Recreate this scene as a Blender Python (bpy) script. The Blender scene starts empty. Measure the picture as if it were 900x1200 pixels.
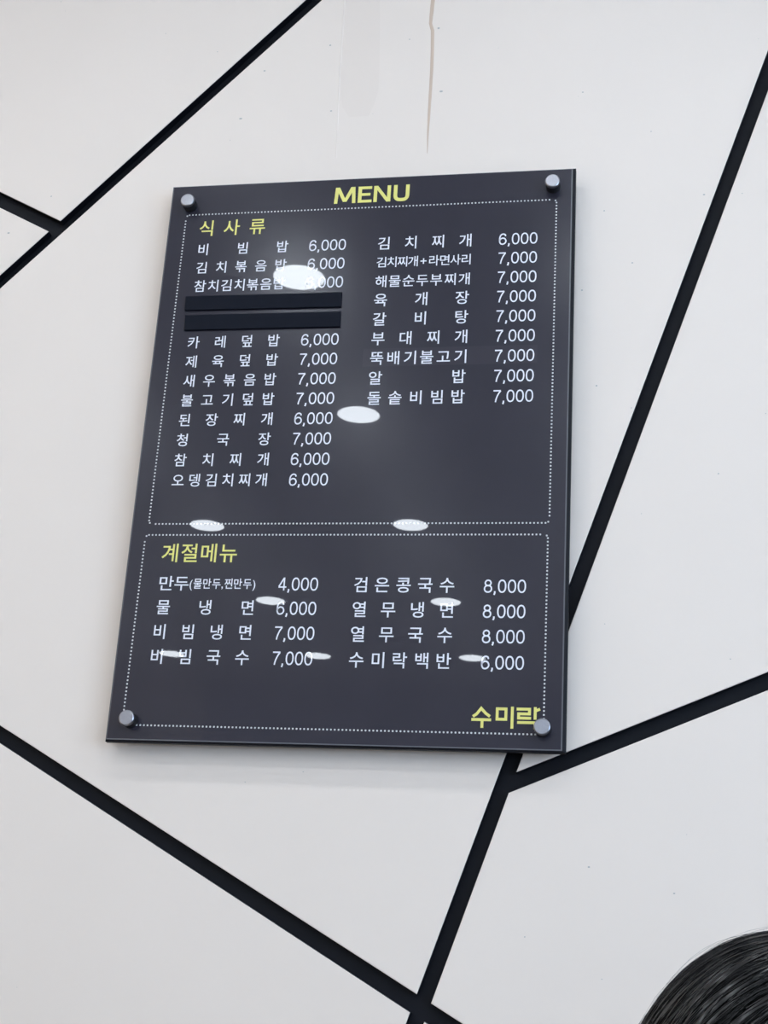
import bpy, bmesh, math, random
from mathutils import Vector, Matrix, noise

# ------------------------------------------------------------------ camera
S = bpy.context.scene
COL = S.collection
cam_d = bpy.data.cameras.new('camera')
cam = bpy.data.objects.new('camera', cam_d)
COL.objects.link(cam)
CAM = Vector((0.71481, -1.82137, 1.19985))
rot = Matrix(((0.982968, 0.004045, 0.183730),
              (0.174138, -0.340004, -0.924161),
              (0.058731, 0.940415, -0.334918)))
cam.matrix_world = Matrix.Translation(CAM) @ rot.to_4x4()
cam_d.sensor_fit = 'VERTICAL'
cam_d.sensor_height = 24.0
cam_d.sensor_width = 18.0
cam_d.lens = 24.0 * 1726.46 / 1200.0
cam_d.clip_start = 0.02
S.camera = cam

# ------------------------------------------------------------------ view, world, daylight
S.view_settings.view_transform = 'Standard'
S.view_settings.look = 'None'
S.view_settings.gamma = 1.0
S.view_settings.use_curve_mapping = False
S.view_settings.exposure = 0.12
world = bpy.data.worlds.new('world')
S.world = world
world.use_nodes = True
bg = world.node_tree.nodes['Background']
bg.inputs[0].default_value = (0.62, 0.78, 1.0, 1)
bg.inputs[1].default_value = 2.0

LAMP_POWER = 60.0            # radiance of each ceiling downlight
LAMP_COLOR = (0.87, 0.935, 1.0)
def window_light(name, loc, rz, w, h, watts, color):
    l = bpy.data.lights.new(name, 'AREA'); l.shape = 'RECTANGLE'; l.size = w; l.size_y = h
    l.energy = watts; l.color = color
    o = bpy.data.objects.new(name, l); COL.objects.link(o)
    o.location = loc
    o.rotation_euler = (math.radians(90), 0, math.radians(rz))
# daylight by the side window; added unseen front window gives even frontal light
window_light('side_window_daylight', (2.99, -2.5, 1.75), 90, 2.4, 1.4, 55.0, (0.50, 0.72, 1.0))
window_light('added_front_fill', (-0.2, -6.98, 1.45), 180, 5.0, 2.3, 15.0, (1.0, 0.86, 0.72))

# ------------------------------------------------------------------ materials
def mat(name, base, rough=0.5, metal=0.0, spec=0.5, coat=0.0, coat_rough=0.02, noise_amt=0.0,
        noise_scale=20.0, bump=0.0, bump_scale=300.0, emit=None, emit_s=0.0, aniso=0.0, ior=1.5):
    m = bpy.data.materials.new(name); m.use_nodes = True
    nt = m.node_tree; b = nt.nodes['Principled BSDF']
    b.inputs['Base Color'].default_value = (*base, 1)
    b.inputs['Roughness'].default_value = rough
    b.inputs['Metallic'].default_value = metal
    b.inputs['Specular IOR Level'].default_value = spec
    b.inputs['Coat Weight'].default_value = coat
    b.inputs['Coat Roughness'].default_value = coat_rough
    b.inputs['Coat IOR'].default_value = ior
    b.inputs['Anisotropic'].default_value = aniso
    tc = nt.nodes.new('ShaderNodeTexCoord')
    if noise_amt:
        n = nt.nodes.new('ShaderNodeTexNoise'); n.inputs['Scale'].default_value = noise_scale
        n.inputs['Detail'].default_value = 5
        r = nt.nodes.new('ShaderNodeMapRange')
        r.inputs['To Min'].default_value = 1 - noise_amt; r.inputs['To Max'].default_value = 1 + noise_amt
        mx = nt.nodes.new('ShaderNodeVectorMath'); mx.operation = 'SCALE'
        mx.inputs[0].default_value = base
        nt.links.new(tc.outputs['Object'], n.inputs['Vector'])
        nt.links.new(n.outputs['Fac'], r.inputs['Value'])
        nt.links.new(r.outputs['Result'], mx.inputs['Scale'])
        nt.links.new(mx.outputs['Vector'], b.inputs['Base Color'])
    if bump:
        n2 = nt.nodes.new('ShaderNodeTexNoise'); n2.inputs['Scale'].default_value = bump_scale
        n2.inputs['Detail'].default_value = 3
        bp = nt.nodes.new('ShaderNodeBump'); bp.inputs['Strength'].default_value = bump
        bp.inputs['Distance'].default_value = 0.001
        nt.links.new(tc.outputs['Object'], n2.inputs['Vector'])
        nt.links.new(n2.outputs['Fac'], bp.inputs['Height'])
        nt.links.new(bp.outputs['Normal'], b.inputs['Normal'])
    if emit:
        b.inputs['Emission Color'].default_value = (*emit, 1)
        b.inputs['Emission Strength'].default_value = emit_s
    return m

M = {}
M['panel'] = mat('panel_film', (0.845, 0.745, 0.665), rough=0.5, spec=0.35, noise_amt=0.018, noise_scale=5, bump=0.12, bump_scale=60)
M['groove'] = mat('groove_black', (0.004, 0.0045, 0.008), rough=0.6, spec=0.2, noise_amt=0.3, noise_scale=40)
M['print'] = mat('dark_print', (0.029, 0.0265, 0.038), rough=0.20, spec=0.28, coat=1.0, coat_rough=0.012, ior=1.245, noise_amt=0.12, noise_scale=14)
M['edge'] = mat('acrylic_edge', (0.085, 0.085, 0.10), rough=0.3, spec=0.6, coat=1.0)
M['board_side'] = mat('board_side', (0.006, 0.006, 0.009), rough=0.5, spec=0.2)
M['white_ink'] = mat('white_ink', (0.80, 0.80, 0.86), rough=0.5, coat=1.0, coat_rough=0.012, ior=1.245)
M['yellow_ink'] = mat('yellow_ink', (0.80, 0.74, 0.20), rough=0.5, coat=1.0, coat_rough=0.012, ior=1.245)
M['dot_ink'] = mat('dot_ink', (0.62, 0.62, 0.62), rough=0.5, coat=1.0, coat_rough=0.012, ior=1.245)
M['tape'] = mat('black_tape', (0.004, 0.006, 0.013), rough=0.6, spec=0.12, noise_amt=0.15, noise_scale=60)
M['patch'] = mat('patch_film', (0.036, 0.033, 0.045), rough=0.20, spec=0.28, coat=1.0, coat_rough=0.02, ior=1.245)
M['chrome'] = mat('brushed_chrome', (0.34, 0.34, 0.37), rough=0.28, metal=1.0, noise_amt=0.12, noise_scale=400)
M['washer'] = mat('black_washer', (0.01, 0.01, 0.012), rough=0.5)
M['drip'] = mat('drip_stain', (0.64, 0.49, 0.385), rough=0.5)
M['ridge'] = mat('film_seam', (0.88, 0.78, 0.705), rough=0.5)
M['stain'] = mat('film_stain', (0.82, 0.718, 0.638), rough=0.5)
M['speck'] = mat('speck', (0.48, 0.46, 0.44), rough=0.7)
M['ceiling'] = mat('ceiling_paint', (0.80, 0.80, 0.80), rough=0.9, noise_amt=0.02)
M['wall'] = mat('wall_paint', (0.74, 0.71, 0.68), rough=0.85, noise_amt=0.03)
M['far'] = mat('far_wall_paint', (0.40, 0.38, 0.40), rough=0.85, noise_amt=0.05)
M['pillar'] = mat('pillar_paint', (0.75, 0.68, 0.60), rough=0.8)
M['bounce_warm'] = mat('warm_bounce_paint', (0.78, 0.60, 0.42), rough=0.85, noise_amt=0.03)  # unseen left wall, coloured to bounce warm light onto the panels
M['bounce_cool'] = mat('cool_bounce_paint', (0.62, 0.70, 0.80), rough=0.85, noise_amt=0.03)  # unseen right wall, coloured to throw bluish light on that side
M['floor'] = mat('floor_tile', (0.22, 0.20, 0.18), rough=0.35, noise_amt=0.08, noise_scale=6)
M['frame'] = mat('window_frame_paint', (0.75, 0.75, 0.75), rough=0.4)
M['trim'] = mat('lamp_trim', (0.85, 0.85, 0.85), rough=0.4)
M['lamp'] = mat('lamp_diffuser', (0.8, 0.8, 0.8), rough=0.5, emit=LAMP_COLOR, emit_s=LAMP_POWER)
M['skin'] = mat('skin', (0.60, 0.38, 0.28), rough=0.5)
M['hair'] = mat('black_hair', (0.003, 0.0022, 0.0022), rough=0.26, spec=0.4, noise_amt=0.3, noise_scale=30)
M['lock'] = mat('hair_lock', (0.0035, 0.0025, 0.0025), rough=0.2, spec=0.4)
M['shirt'] = mat('grey_shirt', (0.11, 0.12, 0.14), rough=0.9)
M['trousers'] = mat('dark_trousers', (0.03, 0.035, 0.05), rough=0.9)
M['shoe'] = mat('shoe_leather', (0.02, 0.02, 0.02), rough=0.5)
M['chair_wood'] = mat('chair_wood', (0.28, 0.16, 0.08), rough=0.45, noise_amt=0.2, noise_scale=12)
M['chair_metal'] = mat('chair_metal', (0.3, 0.3, 0.3), rough=0.35, metal=1.0)
gl = bpy.data.materials.new('window_glass'); gl.use_nodes = True
gb = gl.node_tree.nodes['Principled BSDF']
gb.inputs['Transmission Weight'].default_value = 1; gb.inputs['Roughness'].default_value = 0; gb.inputs['IOR'].default_value = 1.45
M['glass'] = gl

# ------------------------------------------------------------------ helpers
def mk(name, verts, faces, mats, parent=None, origin=(0, 0, 0), smooth=False, midx=None):
    """verts in world coordinates; origin = the object's world origin"""
    o3 = Vector(origin)
    me = bpy.data.meshes.new(name)
    me.from_pydata([tuple(Vector(v) - o3) for v in verts], [], faces)
    for m in (mats if isinstance(mats, (list, tuple)) else [mats]):
        me.materials.append(m)
    if midx:
        for p, i in zip(me.polygons, midx): p.material_index = i
    if smooth:
        for p in me.polygons: p.use_smooth = True
    me.update()
    o = bpy.data.objects.new(name, me); COL.objects.link(o)
    place(o, origin, parent)
    return o

WORLD_AT = {}
def place(o, origin, parent):
    WORLD_AT[o.name] = Vector(origin)
    if parent is not None:
        o.parent = parent
        o.location = Vector(origin) - WORLD_AT[parent.name]
    else:
        o.location = origin

def empty(name, loc, label, cat, group=None):
    o = bpy.data.objects.new(name, None); COL.objects.link(o)
    o.empty_display_size = 0.05
    place(o, loc, None)
    tag(o, label, cat, group)
    return o

def tag(o, label=None, cat=None, group=None, kind=None):
    if label: o['label'] = label
    if cat: o['category'] = cat
    if group: o['group'] = group
    if kind: o['kind'] = kind
    return o

def bm_to(name, bm, mats, parent=None, origin=(0, 0, 0), smooth=False):
    bm.verts.ensure_lookup_table(); bm.faces.ensure_lookup_table()
    vs = [v.co.copy() for v in bm.verts]
    fs = [[v.index for v in f.verts] for f in bm.faces]
    mi = [f.material_index for f in bm.faces]
    bm.verts.index_update()
    fs = [[v.index for v in f.verts] for f in bm.faces]
    o = mk(name, vs, fs, mats, parent, origin, smooth, mi)
    bm.free()
    return o

def box_bm(x0, x1, y0, y1, z0, z1, bev=0.0, bm=None, seg=1):
    own = bm is None
    bm = bm or bmesh.new()
    r = bmesh.ops.create_cube(bm, size=1)
    bmesh.ops.scale(bm, vec=(x1 - x0, y1 - y0, z1 - z0), verts=r['verts'])
    bmesh.ops.translate(bm, vec=((x0 + x1) / 2, (y0 + y1) / 2, (z0 + z1) / 2), verts=r['verts'])
    if bev:
        es = list({e for v in r['verts'] for e in v.link_edges})
        bmesh.ops.bevel(bm, geom=es, offset=bev, segments=seg, affect='EDGES')
    return bm

def lathe(profile, centre, axis='Z', seg=32, bm=None):
    """profile: (radius, height) pairs; closed at ends where radius is 0"""
    bm = bm or bmesh.new(); c = Vector(centre); rings = []
    for r, h in profile:
        if r == 0:
            p = {'Z': (0, 0, h), 'Y': (0, h, 0)}[axis]
            rings.append([bm.verts.new(c + Vector(p))])
        else:
            ring = []
            for i in range(seg):
                a = 2 * math.pi * i / seg
                p = {'Z': (r * math.cos(a), r * math.sin(a), h), 'Y': (r * math.cos(a), h, r * math.sin(a))}[axis]
                ring.append(bm.verts.new(c + Vector(p)))
            rings.append(ring)
    for a, b in zip(rings, rings[1:]):
        for i in range(seg):
            j = (i + 1) % seg
            if len(a) == 1: vs = [a[0], b[i], b[j]]
            elif len(b) == 1: vs = [a[i], b[0], a[j]]
            else: vs = [a[i], b[i], b[j], a[j]]
            bm.faces.new(vs)
    bmesh.ops.recalc_face_normals(bm, faces=bm.faces)
    return bm

# ------------------------------------------------------------------ room shell
XL, XR, YN, YF, ZC = -3.4, 3.0, 0.026, -7.0, 3.25
GROOVE = 0.013                        # depth of the joints between the wall panels
wall = bm_to('wall_back', box_bm(XL, XR, YN + GROOVE, YN + 0.12, 0, ZC), M['groove'])
tag(wall, kind='structure')
tag(bm_to('floor', box_bm(XL - .1, XR + .1, YF - .1, YN + .12, -0.1, 0), M['floor']), kind='structure')
tag(bm_to('ceiling', box_bm(XL - .1, XR + .1, YF - .1, YN + .12, ZC, ZC + .1), M['ceiling']), kind='structure')
tag(bm_to('wall_left', box_bm(XL - .1, XL, YF, YN + .12, 0, ZC), M['bounce_warm']), kind='structure')
def wall_with_hole(name, axis, at, th, a0, a1, w0, w1, z0, z1, m):
    """a wall on the plane axis = at, thickness th outward, spanning a0..a1 with an opening w0..w1 by z0..z1"""
    bm = bmesh.new(); lo, hi = min(at, at + th), max(at, at + th)
    for p0, p1, q0, q1 in ((a0, w0, 0, ZC), (w1, a1, 0, ZC), (w0, w1, 0, z0), (w0, w1, z1, ZC)):
        if q1 - q0 < 1e-6: continue
        if axis == 'x': box_bm(lo, hi, p0, p1, q0, q1, bm=bm)
        else: box_bm(p0, p1, lo, hi, q0, q1, bm=bm)
    tag(bm_to(name, bm, m), kind='structure')
def window(name, axis, at, w0, w1, z0, z1, n):
    root = None; fw = .05
    st = (w1 - w0 - fw) / n
    bars = [(w0, w1, z0, z0 + fw), (w0, w1, z1 - fw, z1)] + [(w0 + st * i, w0 + st * i + fw, z0 + fw, z1 - fw) for i in range(n + 1)]
    bm = bmesh.new()
    for p0, p1, q0, q1 in bars:
        if axis == 'x': box_bm(at - .03, at + .03, p0, p1, q0, q1, bm=bm)
        else: box_bm(p0, p1, at - .03, at + .03, q0, q1, bm=bm)
    root = tag(bm_to(name, bm, M['frame']), kind='structure')
    for i in range(n):
        a, b = w0 + st * i + fw, w0 + st * (i + 1)
        pts = [(a, z0 + fw), (b, z0 + fw), (b, z1 - fw), (a, z1 - fw)]
        mk('pane', [(at, p, z) if axis == 'x' else (p, at, z) for p, z in pts], [(0, 1, 2, 3)], M['glass'], root)
wall_with_hole('wall_right', 'x', XR, .12, YF, YN + .12, -3.8, -1.2, 1.0, 2.5, M['bounce_cool'])
window('window_1', 'x', XR + .06, -3.8, -1.2, 1.0, 2.5, 2)
wall_with_hole('wall_front', 'y', YF, -.12, XL, XR, -2.75, 2.35, .25, 2.65, M['far'])
window('added_window', 'y', YF - .06, -2.75, 2.35, .25, 2.65, 4)  # unseen glazing behind the camera, added for its frontal light
tag(bm_to('trim_1', box_bm(XL, -2.80, YF, YF + .12, 0, ZC), M['pillar']), kind='structure')
tag(bm_to('trim_2', box_bm(-2.80, -2.08, YF, YF + .12, 2.70, ZC), M['pillar']), kind='structure')

# ------------------------------------------------------------------ wall panels between black joints (metres on the wall, x right, z up)
LN = {'L1u': ((-0.2018, 2.3283), (0.1706, 2.7270)), 'L1l': ((-0.2664, 2.2324), (0.1969, 2.7248)),
      'L2u': ((-0.2930, 2.4027), (-0.1848, 2.3455)), 'L2l': ((-0.2888, 2.3743), (-0.2018, 2.3283)),
      'L3l': ((0.8727, 2.5809), (0.4248, 1.2504)), 'L3r': ((0.8707, 2.5115), (0.4425, 1.2407)),
      'L4u': ((0.5370, 1.5215), (0.8470, 1.6554)), 'L4l': ((0.5261, 1.4945), (0.8464, 1.6323)),
      'L5u': ((-0.1622, 1.5650), (0.4425, 1.2407)), 'L5l': ((-0.1584, 1.5407), (0.4166, 1.2295))}
def side(n, p):
    (ax, ay), (bx, by) = LN[n]
    return (bx - ax) * (p[1] - ay) - (by - ay) * (p[0] - ax)
def clip(poly, n, ref):
    sg = 1 if side(n, ref) > 0 else -1
    out = []
    for i, p in enumerate(poly):
        q = poly[(i + 1) % len(poly)]
        a, b = side(n, p) * sg, side(n, q) * sg
        if a >= 0: out.append(p)
        if (a > 0 > b) or (a < 0 < b):
            t = a / (a - b); out.append((p[0] + (q[0] - p[0]) * t, p[1] + (q[1] - p[1]) * t))
    return out
RECT = [(XL, 0), (XR, 0), (XR, ZC), (XL, ZC)]
CELLS = [((-0.1, 2.6), ('L1u', 'L2u')), ((-0.28, 2.3), ('L1u', 'L2l', 'L5u')), ((0.3, 1.9), ('L1l', 'L3l', 'L5u')),
         ((0.8, 1.8), ('L3r', 'L4u')), ((0.7, 1.4), ('L3r', 'L4l', 'L5u')), ((0.0, 1.2), ('L5l', 'L3l', 'L1l')), ((-2.0, 1.2), ('L5l', 'L1u')),
         ((0.6, 0.8), ('L5l', 'L3r'))]
# panel outline: white film face with softly rounded rim, black sides in the joint
for ref, ls in CELLS:
    poly = RECT
    for n in ls: poly = clip(poly, n, ref)
    k = len(poly)
    cx = sum(p[0] for p in poly) / k; cz = sum(p[1] for p in poly) / k
    area = sum(poly[i][0] * poly[(i + 1) % k][1] - poly[(i + 1) % k][0] * poly[i][1] for i in range(k))
    if area < 0: poly = poly[::-1]
    # inset for the small rounded rim
    def inset(poly, d):
        out = []
        for i in range(len(poly)):
            a, b, c = Vector(poly[i - 1]), Vector(poly[i]), Vector(poly[(i + 1) % len(poly)])
            e1 = (b - a).normalized(); e2 = (c - b).normalized()
            n1 = Vector((-e1.y, e1.x)); n2 = Vector((-e2.y, e2.x))
            m = (n1 + n2); m = m / max(0.25, m.dot(n1))
            out.append(tuple(b + m * d))
        return out
    rings = [(poly, YN + GROOVE), (poly, YN + 0.0009), (inset(poly, 0.0003), YN + 0.0003), (inset(poly, 0.0010), YN)]
    vs, fs, mi = [], [], []
    for pl, y in rings: vs += [(x, y, z) for x, z in pl]
    for r in range(3):
        for i in range(k):
            j = (i + 1) % k
            fs.append((r * k + i, r * k + j, (r + 1) * k + j, (r + 1) * k + i)); mi.append(1 if r == 0 else 0)
    fs.append(tuple(3 * k + i for i in range(k))); mi.append(0)
    mk('wall_panel', vs, fs, [M['panel'], M['groove']], wall, (cx, YN, cz), midx=mi)

# marks on the wall film: a dried drip, a film seam, a faint run, specks
def ribbon(name, pts, m, lift=0.0004, parent=wall):
    """pts (x, z, width): a thin domed run along the wall"""
    vs, fs = [], []
    for x, z, w in pts:
        vs += [(x - w / 2, YN, z), (x - w / 4, YN - lift, z), (x + w / 4, YN - lift, z), (x + w / 2, YN, z)]
    for i in range(len(pts) - 1):
        for j in range(3):
            a = i * 4 + j
            fs.append((a, a + 4, a + 5, a + 1))
    return mk(name, vs, fs, m, parent, (pts[0][0], YN, pts[0][1]))
tag(ribbon('drip_mark', [(0.3746, 2.900, .006), (0.3748, 2.7235, .0062), (0.3734, 2.6887, .006), (0.3726, 2.6669, .005), (0.3764, 2.6530, .0055),
        (0.3778, 2.6192, .0052), (0.3785, 2.5845, .005), (0.3784, 2.5398, .0045), (0.3783, 2.5051, .004), (0.3782, 2.4704, .0028), (0.3791, 2.4337, .0008)],
        M['drip']), 'thin brown dried drip')
ribbon('film_seam', [(0.2336, 2.75500, .0028), (0.2341, 2.7215, .0026), (0.2360, 2.5786, .0024), (0.2410, 2.4341, .0012)], M['ridge'], 0.0005)
# the faint darker run between the seam and its right-hand edge
vs = []; fs = []
run = [(2.75500, 0.2351, 0.2892), (2.7171, 0.2356, 0.2901), (2.6689, 0.2364, 0.2937), (2.6192, 0.2371, 0.2960), (2.5795, 0.2376, 0.2977), (2.5498, 0.2386, 0.2982), (2.5250, 0.2436, 0.2932), (2.5051, 0.2555, 0.2862)]
for z, a, b in run:
    for q in range(5):
        vs.append((a + (b - a) * q / 4, YN - 0.0001, z))
for i in range(len(run) - 1):
    for j in range(4):
        a = i * 5 + j; fs.append((a, a + 5, a + 6, a + 1))
sm = M['stain']; nt = sm.node_tree
mk('film_stain', vs, fs, sm, wall, (.26, YN, 2.6))
rnd = random.Random(5)
vs, fs = [], []
SP = [(0.3856, 2.6570, 3), (0.3948, 2.5418, 3), (0.3414, 2.6399, 1.6), (0.2170, 2.6382, 2.2), (0.2270, 2.5178, 1.8), (0.1154, 2.5982, 2.0),
      (0.0851, 2.5130, 2.6), (0.6064, 2.5262, 1.8), (0.7053, 2.4525, 1.4), (0.7785, 2.3437, 2), (0.6393, 2.3242, 1.6), (0.6096, 2.1982, 2),
      (0.6790, 2.2387, 1.8), (0.6312, 2.0511, 2), (0.6287, 1.4087, 2), (0.7304, 1.3817, 1.4), (-0.2673, 2.3283, 2.2), (-0.2064, 2.3902, 1.6),
      (0.6784, 2.0173, 1.2), (0.6730, 1.9161, 1.4), (0.7913, 1.9210, 1.6), (0.5530, 1.3231, 1.4)]
for _ in range(40):
    SP.append((rnd.uniform(-.3, .9), rnd.uniform(1.1, 2.78), rnd.uniform(.6, 1.2)))
def in_groove(x, z):
    for ref, ls in CELLS:
        if all(side(n, (x, z)) * side(n, ref) > 0 and abs(side(n, (x, z))) / (Vector(LN[n][0]) - Vector(LN[n][1])).length > .004 for n in ls):
            return False
    return True
for x, z, d in SP:
    if in_groove(x, z): continue
    r = d * .0006; b = len(vs); st = rnd.uniform(1, 1.7)
    vs.append((x, YN - .0004, z))
    for i in range(6):
        a = i * math.pi / 3; vs.append((x + r * st * math.cos(a), YN, z + r * math.sin(a)))
    for i in range(6): fs.append((b, b + 1 + (i + 1) % 6, b + 1 + i))
tag(mk('wall_speck', vs, fs, M['speck'], wall, (.3, YN, 2)), kind='stuff')

# ------------------------------------------------------------------ menu board; u right, v down in millimetres from its top left corner
BT = 2.380; BW, BH, BTH = 0.600, 0.838, 0.010
board = empty('menu_board', (0.3, 0.005, BT - BH), 'dark glossy acrylic menu board hung on the white panelled wall by four chrome bolts', 'menu board')
def uv(u, v, y=0.0): return (u / 1000, y, BT - v / 1000)
def rect_ring(l, t, r, b): return [(l, b), (r, b), (r, t), (l, t)]      # mm, counter-clockwise seen from the room
# plate: print face, polished chamfer, side, back
rings = [(rect_ring(2.0, 1.4, 600 - 6.2, 838 - 4.4), 0.0), (rect_ring(1.0, 0.8, 600 - 4.4, 838 - 2.8), 0.0), (rect_ring(0, 0, 600, 838), 0.0012), (rect_ring(0, 0, 600, 838), 0.009)]
vs, fs, mi = [], [], []
for rg, y in rings: vs += [uv(u, v, y) for u, v in rg]
fs.append((0, 1, 2, 3)); mi.append(0)
for r in range(3):
    for i in range(4):
        j = (i + 1) % 4
        fs.append((r * 4 + i, (r + 1) * 4 + i, (r + 1) * 4 + j, r * 4 + j)); mi.append((1, 2, 2)[r])
fs.append((15, 14, 13, 12)); mi.append(2)
mk('acrylic_plate', vs, fs, [M['print'], M['edge'], M['board_side']], board, (0.3, 0.005, BT - BH / 2), midx=mi)

# bolts: washer + cap in front, spacer barrel to the wall behind
for u, v in ((31.2, 34.6), (568.3, 29.8), (31.8, 809.5), (571.2, 808.7)):
    c = uv(u, v)
    b = bm_to('standoff_bolt', lathe([(0, -.0180), (.0090, -.0180), (.0102, -.0172), (.0105, -.0162), (.0105, -.0132), (0, -.0132)], c, 'Y', 36), M['chrome'], board, c)
    for i, p in enumerate(b.data.polygons): p.use_smooth = len(p.vertices) == 4 and abs(p.normal.y) < .2
    bm_to('washer', lathe([(0, -.0133), (.0098, -.0133), (.0102, -.0125), (.0102, -.0003), (0, -.0003)], c, 'Y', 32), M['washer'], b, c)
    bm_to('spacer', lathe([(0, .0102), (.0085, .0102), (.0085, YN - .0003), (0, YN - .0003)], c, 'Y', 24), M['chrome'], b, c)

# ------------------------------------------------------------------ lettering
GC = {}
dg_col = COL
def glyph(ch, bold=0.0, res=3):
    """outline mesh of one character at size 1: verts, faces, ink box"""
    key = (ch, bold)
    if key in GC: return GC[key]
    cu = bpy.data.curves.new('glyph', 'FONT'); cu.body = ch; cu.size = 1.0; cu.resolution_u = res; cu.offset = bold
    cu.fill_mode = 'FRONT'
    o = bpy.data.objects.new('glyph', cu); dg_col.objects.link(o)
    bpy.context.view_layer.update()
    dg = bpy.context.evaluated_depsgraph_get()
    me = o.evaluated_get(dg).to_mesh()
    vs = [(v.co.x, v.co.y) for v in me.vertices]
    fs = [tuple(p.vertices) for p in me.polygons]
    o.evaluated_get(dg).to_mesh_clear()
    bpy.data.objects.remove(o); bpy.data.curves.remove(cu)
    x0 = min(v[0] for v in vs); x1 = max(v[0] for v in vs); y0 = min(v[1] for v in vs); y1 = max(v[1] for v in vs)
    GC[key] = (vs, fs, x0, x1, y0, y1)
    return GC[key]

INK_Y = -0.00018
def lay(name, chars, m, parent=board, y=INK_Y, label=None):
    """chars: list of (char, left mm, width mm, top mm, bottom mm, bold): each glyph's ink box is put in that box"""
    V, F = [], []
    for ch, l, w, t, b, bold in chars:
        vs, fs, x0, x1, y0, y1 = glyph(ch, bold)
        base = len(V)
        sx = w / (x1 - x0); sy = (b - t) / (y1 - y0)
        for px, py in vs: V.append(uv(l + (px - x0) * sx, b - (py - y0) * sy, y))
        F += [tuple(base + i for i in f) for f in fs]
    xs = [v[0] for v in V]; zs = [v[2] for v in V]
    o = mk(name, V, F, m, parent, ((min(xs) + max(xs)) / 2, y, (min(zs) + max(zs)) / 2))
    if label: o['label'] = label
    return o

def hangul(name, text, L, R, bottom, em, m, bold=.007, fit=1.0, label=None):
    """syllables spread evenly from L to R (mm); em = height of a full syllable in mm"""
    n = len(text)
    ink = em / 0.92
    g = [glyph(c, bold) for c in text]
    wid = [min((a[3] - a[2]) * ink * fit, (R - L) / n * .97) for a in g]
    step = (R - L - wid[0] / 2 - wid[-1] / 2) / (n - 1) if n > 1 else 0
    chars = []
    ymin = -0.075
    for i, (c, a, w) in enumerate(zip(text, g, wid)):
        cx = L + wid[0] / 2 + i * step
        if i == n - 1: cx = R - w / 2
        b = bottom - (a[4] - ymin) * ink; t = bottom - (a[5] - ymin) * ink
        chars.append((c, cx - w / 2, w, t, b, bold))
    return lay(name, chars, m, label=label)

def spline(pts, closed=False, n=5):
    """Catmull-Rom through the points"""
    out = []; N = len(pts)
    for i in range(N if closed else N - 1):
        g = lambda k: Vector(pts[k % N] if closed else pts[min(max(k, 0), N - 1)])
        p0, p1, p2, p3 = g(i - 1), g(i), g(i + 1), g(i + 2)
        for j in range(n):
            t = j / n
            out.append(.5 * ((2 * p1) + (p2 - p0) * t + (2 * p0 - 5 * p1 + 4 * p2 - p3) * t * t + (3 * p1 - p0 - 3 * p2 + p3) * t ** 3))
    if not closed: out.append(Vector(pts[-1]))
    return out
def oval(cx, cy, rx, ry, e=2.0, n=32):
    f = lambda v: math.copysign(abs(v) ** (2 / e), v)
    return [Vector((cx + rx * f(math.cos(2 * math.pi * i / n)), cy + ry * f(math.sin(2 * math.pi * i / n)))) for i in range(n)]
def band(pts, w, closed=False):
    """a stroke of width w along the points -> verts, faces"""
    P = [Vector(p) for p in pts]; N = len(P); V, F = [], []
    for i, p in enumerate(P):
        a = P[i - 1] if (i or closed) else None
        c = P[(i + 1) % N] if (i < N - 1 or closed) else None
        d1 = (p - a).normalized() if a is not None else (c - p).normalized()
        d2 = (c - p).normalized() if c is not None else d1
        n1 = Vector((-d1.y, d1.x)); n2 = Vector((-d2.y, d2.x)); m = n1 + n2
        m = m / max(.6, m.dot(n1))
        V += [p + m * w / 2, p - m * w / 2]
    for i in range(N if closed else N - 1):
        j = (i + 1) % N; F.append((2 * i, 2 * i + 1, 2 * j + 1, 2 * j))
    return V, F
# numerals in units of the numeral height, plain grotesque shapes: (strokes, advance width)
T = .116
NUM = {
 '0': ([(oval(.36, .5, .272, .452, 2.25), True)], .77),
 '6': ([(spline([(.600, .755), (.545, .895), (.385, .952), (.225, .890), (.120, .720), (.085, .450), (.110, .225), (.205, .085), (.355, .045), (.520, .105), (.620, .235), (.625, .375), (.545, .520), (.400, .585), (.250, .560), (.130, .455), (.090, .330)]), False)], .77),
 '7': ([([(.045, .945), (.655, .945)], False), (spline([(.640, .940), (.470, .700), (.345, .440), (.265, .190), (.235, .0)]), False)], .77),
 '8': ([(oval(.36, .745, .225, .205), True), (oval(.36, .300, .275, .252, 2.1), True)], .77),
 '4': ([([(.475, .985), (.055, .285)], False), ([(.030, .262), (.690, .262)], False), ([(.490, 1.0), (.490, .0)], False)], .77),
 ',': ([([(.130, .115), (.130, -.030)], False), ([(.130, -.010), (.075, -.165)], False)], .335)}
def price(text, L, R, base, cap):
    tot = sum(NUM[c][1] for c in text) - .16
    k = (R - L) / (tot * cap)
    V, F, x = [], [], -.08
    for c in text:
        sts, adv = NUM[c]; lift = 0
        for pts, closed in sts:
            v, f = band(pts, T * 1.12 if c == ',' else T, closed)
            b = len(V)
            V += [uv(L + (x + p.x) * cap * k, base - p.y * cap, INK_Y - lift) for p in v]; F += [tuple(b + i for i in g) for g in f]
            lift += .00002
        x += adv
    return face_room(mk('price', V, F, M['white_ink'], board, ((L + R) / 2000, INK_Y, BT - (base - cap / 2) / 1000)))
def face_room(o):
    b_ = bmesh.new(); b_.from_mesh(o.data)
    for f in b_.faces:
        f.normal_update()
        if f.normal.y > 0: f.normal_flip()
    b_.to_mesh(o.data); b_.free()
    return o
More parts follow.
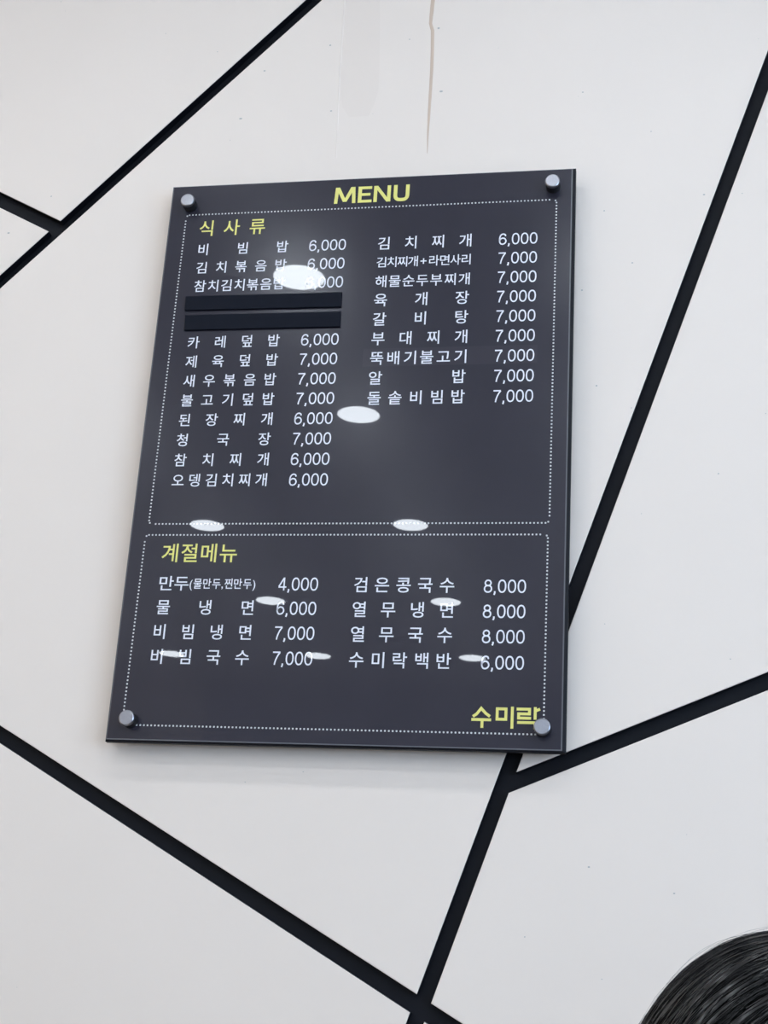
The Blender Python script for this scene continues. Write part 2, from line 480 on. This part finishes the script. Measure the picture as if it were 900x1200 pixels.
def capitals(L, base, cap):
    """heavy title letters: polygons in units of cap height, each with its left edge in mm"""
    legs = [[(0, 0), (.19, 0), (.245, 1), (.055, 1)], [(1.0, 0), (1.19, 0), (1.135, 1), (.945, 1)],
            [(.055, 1), (.285, 1), (.695, .10), (.495, .10)], [(.905, 1), (1.135, 1), (.695, .10), (.495, .10)]]
    E_ = [[(0, 0), (.20, 0), (.20, 1), (0, 1)], [(.20, 0), (.76, 0), (.76, .17), (.20, .17)], [(.20, .42), (.68, .42), (.68, .585), (.20, .585)], [(.20, .83), (.75, .83), (.75, 1), (.20, 1)]]
    N_ = [[(0, 0), (.19, 0), (.19, 1), (0, 1)], [(.74, 0), (.93, 0), (.93, 1), (.74, 1)], [(0, 1), (.22, 1), (.93, 0), (.71, 0)]]
    V, F = [], []
    def add(v, f, off):
        b = len(V); lift = .00002 * len(F); V.extend(uv(L + off + x * cap, base - y * cap, INK_Y - lift) for x, y in v); F.extend(tuple(b + i for i in g) for g in f)
    for p in legs: add(p, [(0, 1, 2, 3)], 0)
    for p in E_: add(p, [(0, 1, 2, 3)], 35.4)
    for p in N_: add(p, [(0, 1, 2, 3)], 58.6)
    v, f = band([(.1, 1), (.1, .40)] + spline([(.1, .38), (.125, .23), (.23, .115), (.43, .085), (.63, .115), (.735, .23), (.76, .38)])[1:-1] + [(.76, .40), (.76, 1)], .2)
    add([tuple(p) for p in v], f, 88.0)
    return face_room(mk('title', V, F, M['yellow_ink'], board, ((L + 55) / 1000, INK_Y, BT - (base - cap / 2) / 1000)))

W_, Y_ = M['white_ink'], M['yellow_ink']
capitals(249.6, 41.6, 27.0)['label'] = 'large yellow title'
hangul('heading', '식사류', 49.0, 149.0, 86.5, 26.0, Y_, bold=.008, fit=.98, label='yellow heading at top left')
hangul('heading', '계절메뉴', 48.5, 154.5, 591.0, 26.5, Y_, bold=.008, fit=1.0, label='yellow heading of lower box')

LEFT = [('비빔밥', '6,000'), ('김치볶음밥', '6,000'), ('참치김치볶음밥', '6,000'), None, None,
        ('카레덮밥', '6,000'), ('제육덮밥', '7,000'), ('새우볶음밥', '7,000'), ('불고기덮밥', '7,000'),
        ('된장찌개', '6,000'), ('청국장', '7,000'), ('참치찌개', '6,000'), ('오뎅김치찌개', '6,000')]
for k, r in enumerate(LEFT):
    if not r: continue
    b = 118.4 + 30.25 * k
    hangul('item_name', r[0], 51, 186.7, b + .2, 19.0, W_, label='white lettering of one dish name' if k == 0 else None)
    price(r[1], 219, 272.4, b, 17.6)
RIGHT = [('김치찌개', '6,000'), ('김치찌개+라면사리', '7,000'), ('해물순두부찌개', '7,000'), ('육개장', '7,000'), ('갈비탕', '7,000'),
         ('부대찌개', '7,000'), ('뚝배기불고기', '7,000'), ('알밥', '7,000'), ('돌솥비빔밥', '7,000')]
for k, r in enumerate(RIGHT):
    b = 119.9 + 30.33 * k
    hangul('item_name', r[0], 319.5, 454.5, b + (.6 if k != 1 else -1), 20.6 if k not in (1, 2) else (16.8, 18.8)[k - 1], W_)
    price(r[1], 494.4, 547.9, b, 18.0)
LOWL = [('만두', '4,000', 631), ('물냉면', '6,000', 664.4), ('비빔냉면', '7,000', 698.4), ('비빔국수', '7,000', 732.4)]
for k, (n_, p_, b) in enumerate(LOWL):
    hangul('item_name', n_, 49.8, 184.5 if k else 91.2, b + .3, 20.6, W_, fit=1.0 if k else 1.12)
    price(p_, 217, 270.0, b - .6, 17.9)
# the small bracketed note after the first name of the lower box
def note(text, L, R, bottom, h):
    g = [glyph(c, .010) for c in text]
    ink = h / .92; x = 0; it = []
    for c, a in zip(text, g):
        w = a[3] - a[2]
        adv = .95 if ord(c) > 0x2000 else w + .12
        it.append((c, x + (adv - w) / 2, w, a)); x += adv
    k = (R - L) / x
    return lay('item_note', [(c, L + px * k, w * k, bottom - (a[5] + .075) * ink, bottom - (a[4] + .075) * ink, .010) for c, px, w, a in it], W_, label='small bracketed lettering')
note('(물만두,찐만두)', 91.8, 185, 628.6, 14.6)
LOWR = [('검은콩국수', '8,000', 632), ('열무냉면', '8,000', 665.8), ('열무국수', '8,000', 699.3), ('수미락백반', '6,000', 733.5)]
for n_, p_, b in LOWR:
    hangul('item_name', n_, 318.8, 452, b + .2, 21.2, W_)
    price(p_, 491.5, 545.4, b - .2, 17.7)

# shop name in chunky squared strokes
def strokes(name, lines, m, w, y=INK_Y):
    V, F = [], []
    for pts in lines:
        P = [Vector(p) for p in pts]
        Lf, Rt = [], []
        for i, p in enumerate(P):
            d1 = (p - P[i - 1]).normalized() if i else (P[1] - p).normalized()
            d2 = (P[i + 1] - p).normalized() if i < len(P) - 1 else d1
            n1 = Vector((-d1.y, d1.x)); n2 = Vector((-d2.y, d2.x))
            mm = n1 + n2; mm = mm / max(.5, mm.dot(n1))
            e = Vector((0, 0))
            if i == 0: e = -d1 * w * .18
            if i == len(P) - 1: e = d1 * w * .18
            Lf.append(p + mm * w / 2 + e); Rt.append(p - mm * w / 2 + e)
        b = len(V); y -= .00002
        for a, c in zip(Lf, Rt): V += [uv(a.x, a.y, y), uv(c.x, c.y, y)]
        for i in range(len(P) - 1):
            F.append((b + 2 * i, b + 2 * i + 1, b + 2 * i + 3, b + 2 * i + 2))
    me = mk(name, V, F, m, board, (0.52, y, BT - .795))
    return me
SX, SY = 480.0, 781.0
def q(x, y): return (SX + x, SY + y)
strokes('shop_name', [
    [q(3.5, 13.0), q(7.5, 10.2), q(13.2, 2.8), q(19.0, 9.0), q(24.0, 12.6)], [q(1.8, 17.2), q(25.5, 17.2)], [q(14.8, 17.2), q(14.8, 27.0)],
    [q(33.5, 3.0), q(33.5, 16.2), q(44.5, 16.2), q(44.5, 3.0)], [q(32.4, 3.0), q(45.6, 3.0)], [q(52.5, 0.6), q(52.5, 27.2)],
    [q(58.5, 2.8), q(74.0, 2.8), q(74.0, 8.8), q(60.5, 8.8), q(60.5, 14.2), q(75.5, 14.2)],
    [q(81.2, 0.6), q(81.2, 15.2)], [q(81.2, 5.0), q(86.6, 2.6)], [q(59.5, 19.8), q(81.2, 19.8), q(81.2, 27.2)]], Y_, 3.6)['label'] = 'yellow shop lettering at bottom right'
face_room(bpy.data.objects['shop_name'])

# dotted borders: two rounded boxes of small square dots
def border(l, t, r, b, rad=5.0, pitch=5.0, s=2.3, gaps=()):
    segs = []
    def line(a, c):
        n = max(1, round(math.dist(a, c) / pitch))
        return [(a[0] + (c[0] - a[0]) * i / n, a[1] + (c[1] - a[1]) * i / n) for i in range(n)]
    pts = line((l[0] + rad, t), (r - rad, t)) + [(r - rad * .3, t + rad * .3)] + line((r, t + rad), (r, b - rad)) + [(r - rad * .3, b - rad * .3)] \
        + line((r - rad, b), (l[1] + rad, b)) + [(l[1] + rad * .3, b - rad * .3)] + line((l[1], b - rad), (l[0], t + rad)) + [(l[0] + rad * .3, t + rad * .3)]
    V, F = [], []
    for x, y in pts:
        k = len(V); c = s * .5; d = s * .28
        for ax, ay in ((-c, d), (-d, c), (d, c), (c, d), (c, -d), (d, -c), (-d, -c), (-c, -d)):
            V.append(uv(x + ax, y + ay, INK_Y))
        F.append(tuple(range(k, k + 8)))
    return tag(mk('dotted_border', V, F, M['dot_ink'], board, (0.3, INK_Y, BT - (t + b) / 2000)), kind='stuff')
border((26.2, 24.6), 50.2, 573.5, 536.2)
border((22.0, 20.8), 552.2, 572.0, 815.4)

# strips covering two withdrawn dishes, and a patch film over one dish name
def strip(name, quad, m, th, label):
    """quad: four corners (u, v) clockwise from top left"""
    V = []
    for y in (-0.00035, -th):
        V += [uv(u, v, y) for u, v in quad]
    ins = 0.6 if th > .001 else 0.05
    c = (sum(p[0] for p in quad) / 4, sum(p[1] for p in quad) / 4)
    V = [uv(u, v, -0.00035) for u, v in quad] + [uv(u, v, -th + .0003 if th > .001 else -th) for u, v in quad] + \
        [uv(u + (ins if u < c[0] else -ins), v + (ins if v < c[1] else -ins), -th) for u, v in quad]
    F = [(0, 1, 2, 3), (11, 10, 9, 8)]
    for r in (0, 4):
        for i in range(4):
            j = (i + 1) % 4; F.append((r + i, r + 4 + i, r + 4 + j, r + j))
    o = mk(name, V, F, m, board, uv(c[0], c[1], 0))
    b_ = bmesh.new(); b_.from_mesh(o.data); bmesh.ops.recalc_face_normals(b_, faces=b_.faces); b_.to_mesh(o.data); b_.free()
    return tag(o, label)
strip('cover_strip', [(40.6, 187.2), (272.4, 188.4), (272.8, 211.6), (41.4, 209.6)], M['tape'], .0032, 'upper plain black strip hiding a dish')
strip('cover_strip', [(43.4, 217.6), (272.8, 218.8), (273.4, 242.8), (44.2, 241.6)], M['tape'], .0032, 'lower plain black strip hiding a dish')
V = [uv(u, v, -0.00008) for u, v in ((309, 305), (552, 305), (552, 277.5), (309, 277.5))]
tag(mk('patch_film', V, [(0, 1, 2, 3)], M['patch'], board, uv(430, 291, 0)), 'slightly lighter rectangular patch')

# ------------------------------------------------------------------ ceiling downlights (they light the room and mirror in the board)
COLX = [(-3.0, 'first column from the left wall'), (-2.105, 'second column'), (-1.222, 'third column'),
        (-0.325, 'fourth column'), (0.575, 'fifth column'), (1.47, 'sixth column'), (2.37, 'column by the side window')]
ROWY = [(-0.930, 'nearest the menu wall', .01), (-1.833, 'second row from the menu wall', .021), (-2.820, 'third row', .005), (-3.985, 'fourth row', .003), (-5.135, 'fifth row', -.003), (-6.255, 'row by the far wall', -.004)]
ring_me = diff_me = None
for y, rn, dx in ROWY:
    for x, cn in COLX:
        x += dx
        t = empty('downlight', (x, y, ZC), 'round ceiling downlight, ' + cn + ', ' + rn, 'ceiling light', 'downlights in the ceiling')
        if ring_me is None:
            a = bm_to('trim_ring', lathe([(.0745, -.002), (.0745, -.006), (.088, -.007), (.096, -.003), (.096, 0), (.0745, 0), (.0745, -.002)], (x, y, ZC), 'Z', 40), M['trim'], t, (x, y, ZC), smooth=True)
            b = bm_to('diffuser', lathe([(0, -.005), (.074, -.005), (.074, -.001), (0, -.001)], (x, y, ZC), 'Z', 40), M['lamp'], t, (x, y, ZC))
            ring_me, diff_me = a.data, b.data
        else:
            for nm, me in (('trim_ring', ring_me), ('diffuser', diff_me)):
                o = bpy.data.objects.new(nm, me); COL.objects.link(o); o.parent = t

# ------------------------------------------------------------------ person seated near the wall; only the crown of the hair shows
HC = Vector((0.788, -0.914, 1.159))          # centre of the head, facing the menu wall (+Y)
def capsule(bm, a, b, ra, rb, seg=14):
    a, b = Vector(a), Vector(b); d = (b - a)
    L = d.length; z = d.normalized() if L > 1e-6 else Vector((0, 0, 1))
    x = z.orthogonal().normalized(); y = z.cross(x)
    prof = [(0, -ra), (ra * .7, -ra * .7), (ra, 0), (rb, L), (rb * .7, L + rb * .7), (0, L + rb)]
    rings = []
    for r, h in prof:
        if r == 0: rings.append([bm.verts.new(a + z * h)])
        else: rings.append([bm.verts.new(a + z * h + (x * math.cos(t) + y * math.sin(t)) * r) for t in [2 * math.pi * i / seg for i in range(seg)]])
    for A, B in zip(rings, rings[1:]):
        for i in range(seg):
            j = (i + 1) % seg
            if len(A) == 1: bm.faces.new((A[0], B[j], B[i]))
            elif len(B) == 1: bm.faces.new((A[i], A[j], B[0]))
            else: bm.faces.new((A[i], A[j], B[j], B[i]))
def ellip(bm, c, r, seg=24, rg=16):
    q_ = bmesh.ops.create_uvsphere(bm, u_segments=seg, v_segments=rg, radius=1)
    for v in q_['verts']: v.co = Vector((v.co.x * r[0], v.co.y * r[1], v.co.z * r[2])) + Vector(c)
SEAT = 0.43
def remeshed(name, bm, m, parent, voxel, origin):
    o = bm_to(name, bm, m, parent, origin)
    md = o.modifiers.new('remesh', 'REMESH'); md.mode = 'VOXEL'; md.voxel_size = voxel; md.use_smooth_shade = True
    sm_ = o.modifiers.new('smooth', 'SMOOTH'); sm_.factor = .5; sm_.iterations = 4
    bpy.context.view_layer.update()
    dg = bpy.context.evaluated_depsgraph_get()
    me = bpy.data.meshes.new_from_object(o.evaluated_get(dg))
    o.modifiers.clear(); old = o.data; o.data = me; bpy.data.meshes.remove(old)
    return o
hx, hy, hz = HC
sh = hz - 0.245                      # shoulder height
hip = SEAT + 0.10
def W(x, y, z): return (hx + x, hy - y, z)      # facing the menu wall
bm = bmesh.new()
ellip(bm, W(0, 0, hz + .006), (.076, .094, .090)); ellip(bm, W(0, -.028, hz - .045), (.058, .066, .07))
capsule(bm, W(0, -.098, hz - .002), W(0, -.106, hz - .028), .009, .014, 10)      # nose
ellip(bm, W(0, -.090, hz - .060), (.024, .010, .006), 12, 8)                      # lips
ellip(bm, W(0, -.080, hz - .095), (.024, .020, .018), 12, 8)                      # chin
for s in (-1, 1):
    ellip(bm, W(s * .079, .005, hz - .01), (.010, .018, .031), 12, 8)             # ears
    ellip(bm, W(s * .031, -.083, hz + .006), (.014, .010, .009), 12, 8)           # closed lids
    capsule(bm, W(s * .012, -.094, hz + .028), W(s * .046, -.084, hz + .028), .007, .006, 8)
capsule(bm, W(0, .01, hz - .08), W(0, .03, sh + .02), .056, .062)
capsule(bm, W(-.13, .03, sh - .02), W(.13, .03, sh - .02), .058, .058)
ellip(bm, W(0, .03, sh - .12), (.155, .098, .17)); ellip(bm, W(0, .04, (sh + hip) / 2 - .06), (.135, .095, .17)); ellip(bm, W(0, .04, hip), (.155, .11, .10))
J = {}
for s in (-1, 1):
    el = W(s * .22, -.03, sh - .28); wr = W(s * .12, -.27, sh - .31); J[s] = (el, wr)
    capsule(bm, W(s * .175, .03, sh - .02), el, .048, .036); capsule(bm, el, wr, .036, .024)
    capsule(bm, wr, W(s * .10, -.34, sh - .315), .024, .030, 10)                     # palm
    for f, (dx, ln) in enumerate(((-.027, .066), (-.009, .074), (.009, .070), (.027, .054))):
        k0 = Vector(W(s * (.10 - dx * .9), -.36, sh - .315)); k1 = k0 + Vector((0, ln * .55, -.004)); k2 = k1 + Vector((0, ln * .40, -.022))
        capsule(bm, k0, k1, .0095, .0085, 8); capsule(bm, k1, k2, .0085, .0072, 8)
    t0 = Vector(W(s * .085, -.315, sh - .315)); t1 = t0 + Vector((-s * .035, .03, -.006)); capsule(bm, t0, t1, .012, .0095, 8); capsule(bm, t1, t1 + Vector((-s * .008, .028, -.010)), .0095, .008, 8)
    kn = W(s * .12, -.40, SEAT + .075); an = W(s * .12, -.40, .10)
    capsule(bm, W(s * .085, .03, hip), kn, .082, .058); capsule(bm, kn, an, .055, .036)
    capsule(bm, an, W(s * .12, -.50, .05), .038, .030)
person = remeshed('person', bm, M['skin'], None, .0055, W(0, 0, 0))
tag(person, 'person with short black hair at the lower right, only the crown showing', 'person')
WORLD_AT[person.name] = Vector(W(0, 0, 0)); person.location = W(0, 0, 0)
bm = bmesh.new()
capsule(bm, W(-.135, .03, sh - .022), W(.135, .03, sh - .022), .066, .066)
capsule(bm, W(0, .03, sh + .015), W(0, .03, sh - .05), .070, .10)
ellip(bm, W(0, .03, sh - .12), (.168, .112, .18)); ellip(bm, W(0, .04, (sh + hip) / 2 - .06), (.150, .110, .19)); ellip(bm, W(0, .04, hip + .02), (.168, .122, .10))
for s in (-1, 1):
    e0 = Vector(W(s * .178, .03, sh - .022)); e1 = Vector(J[s][0]); capsule(bm, e0, e0.lerp(e1, .7), .060, .050)
remeshed('shirt', bm, M['shirt'], person, .008, W(0, 0, 0))
bm = bmesh.new()
ellip(bm, W(0, .04, hip - .005), (.170, .124, .105))
for s in (-1, 1):
    kn = W(s * .12, -.40, SEAT + .075)
    capsule(bm, W(s * .085, .03, hip), kn, .090, .068); capsule(bm, kn, W(s * .12, -.40, .14), .066, .052)
remeshed('trousers', bm, M['trousers'], person, .009, W(0, 0, 0))
for s in (-1, 1):
    bm = bmesh.new(); capsule(bm, W(s * .12, -.40, .075), W(s * .12, -.52, .045), .05, .044)
    box_bm(hx + s * .12 - .045, hx + s * .12 + .045, hy + .36, hy + .56, .002, .03, .008, bm)
    o = remeshed('shoe', bm, M['shoe'], person, .007, W(0, 0, 0))
# hair: a cap that hugs the skull plus thousands of combed strands
HR = Vector((.0975, .112, .114)); HO = HC + Vector((0, -.006, -.0045))
bm = bmesh.new()
q_ = bmesh.ops.create_uvsphere(bm, u_segments=128, v_segments=80, radius=1)
kill = []
for v in q_['verts']:
    d = v.co.copy()
    v.co = Vector((d.x * HR.x, d.y * HR.y, d.z * HR.z)) * (.965 + .02 * noise.noise(d * 7)) + HO
    lim = -.05 if d.y > .15 else -.72
    if d.y > .55: lim = .12
    if d.z < lim: kill.append(v)
bmesh.ops.delete(bm, geom=kill, context='VERTS')
hair = bm_to('hair', bm, M['hair'], person, tuple(HO), smooth=True)
sd = hair.modifiers.new('thickness', 'SOLIDIFY'); sd.thickness = .012; sd.offset = -1
r_ = random.Random(11)
V, F = [], []
CROWN = Vector((.80, -.12, .58)).normalized()
tan = CROWN.orthogonal().normalized(); bit = CROWN.cross(tan)
for i in range(11000):
    a = r_.uniform(0, 2 * math.pi)
    s0 = r_.uniform(0, 2.1); ln = r_.uniform(.55, 1.15)
    lift0 = r_.uniform(.965, 1.012); fly = r_.random() < .05
    rad = r_.uniform(.00014, .00036) if not fly else .00010
    sw = r_.gauss(0, .06) + .10; clump = noise.noise(Vector((math.cos(a) * 5, math.sin(a) * 5, s0 * 3)))
    pts = []
    for j in range(9):
        s = s0 + ln * j / 8
        ang = a + sw * (s - s0) + clump * .12 * (s - s0)
        d = CROWN * math.cos(s) + (tan * math.cos(ang) + bit * math.sin(ang)) * math.sin(s)
        if d.z < (-.05 if d.y > .15 else -.7) or (d.y > .6 and d.z < .10): break
        k = lift0 + .022 * clump + ((.022 * math.sin(math.pi * j / 8) + .012) if fly else 0) + .010 * (.5 - abs(j / 8 - .5))
        pts.append(Vector((d.x * HR.x, d.y * HR.y, d.z * HR.z)) * k + HO)
    if len(pts) < 4: continue
    b = len(V)
    for j, p in enumerate(pts):
        t = (pts[min(j + 1, len(pts) - 1)] - pts[max(j - 1, 0)]).normalized()
        n = (p - HO).normalized(); sdv = t.cross(n).normalized()
        rr = rad * (1 - .75 * j / (len(pts) - 1))
        V += [p + n * rr, p - n * rr * .5 + sdv * rr, p - n * rr * .5 - sdv * rr]
    for j in range(len(pts) - 1):
        for e in range(3):
            g_ = (e + 1) % 3
            F.append((b + 3 * j + e, b + 3 * j + g_, b + 3 * j + 3 + g_, b + 3 * j + 3 + e))
# broader flat locks lying on the surface
LV, LF = [], []
for i in range(900):
    a = r_.uniform(0, 2 * math.pi); s0 = r_.uniform(.1, 2.2); ln = r_.uniform(.35, .9); w = r_.uniform(.0005, .0017)
    k0 = r_.uniform(1.000, 1.016); cl = r_.gauss(0, .12)
    b = len(LV); n = 0
    for j in range(11):
        s = s0 + ln * j / 10
        ang = a + (.10 + cl) * (s - s0)
        d = CROWN * math.cos(s) + (tan * math.cos(ang) + bit * math.sin(ang)) * math.sin(s)
        if d.z < (-.05 if d.y > .15 else -.7) or (d.y > .6 and d.z < .10): break
        p = Vector((d.x * HR.x, d.y * HR.y, d.z * HR.z)) * (k0 + .006 * math.sin(math.pi * j / 10)) + HO
        e = Vector((d.x / HR.x, d.y / HR.y, d.z / HR.z)).normalized()
        t = (CROWN * -math.sin(s) + (tan * math.cos(ang) + bit * math.sin(ang)) * math.cos(s)).normalized()
        sd_ = t.cross(e).normalized(); ww = w * math.sin(math.pi * (j + .6) / 11.2)
        LV += [p - sd_ * ww - e * ww * .35, p, p + sd_ * ww - e * ww * .35]; n += 1
    for j in range(n - 1):
        for e_ in range(2):
            LF.append((b + 3 * j + e_, b + 3 * j + e_ + 1, b + 3 * j + 4 + e_, b + 3 * j + 3 + e_))
tag(mk('hair_locks', LV, LF, M['lock'], person, tuple(HO), smooth=True), kind='stuff')
o = mk('hair_strands', V, F, M['hair'], person, tuple(HO), smooth=True)
tag(o, kind='stuff')

# the chair under the person, out of the picture
ch = empty('dining_chair', (hx, hy - .06, 0), 'wooden dining chair under the seated person, below the picture', 'chair')
cx_, cy_ = hx, hy - .02
bm_to('seat', box_bm(cx_ - .21, cx_ + .21, cy_ - .20, cy_ + .24, SEAT - .035, SEAT - .002, .008, seg=2), M['chair_wood'], ch, (cx_, cy_, SEAT))
for sx in (-1, 1):
    for sy in (-1, 1):
        top = SEAT - .035 if sy > 0 else .86
        x = cx_ + sx * .185; y = cy_ + (.205 if sy > 0 else -.225)
        bm_to('leg', box_bm(x - .014, x + .014, y - .014, y + .014, 0.0, top, .003), M['chair_metal'], ch, (x, y, 0))
bm_to('backrest', box_bm(cx_ - .17, cx_ + .17, cy_ - .235, cy_ - .215, .62, .84, .006, seg=2), M['chair_wood'], ch, (cx_, cy_ - .22, .7))
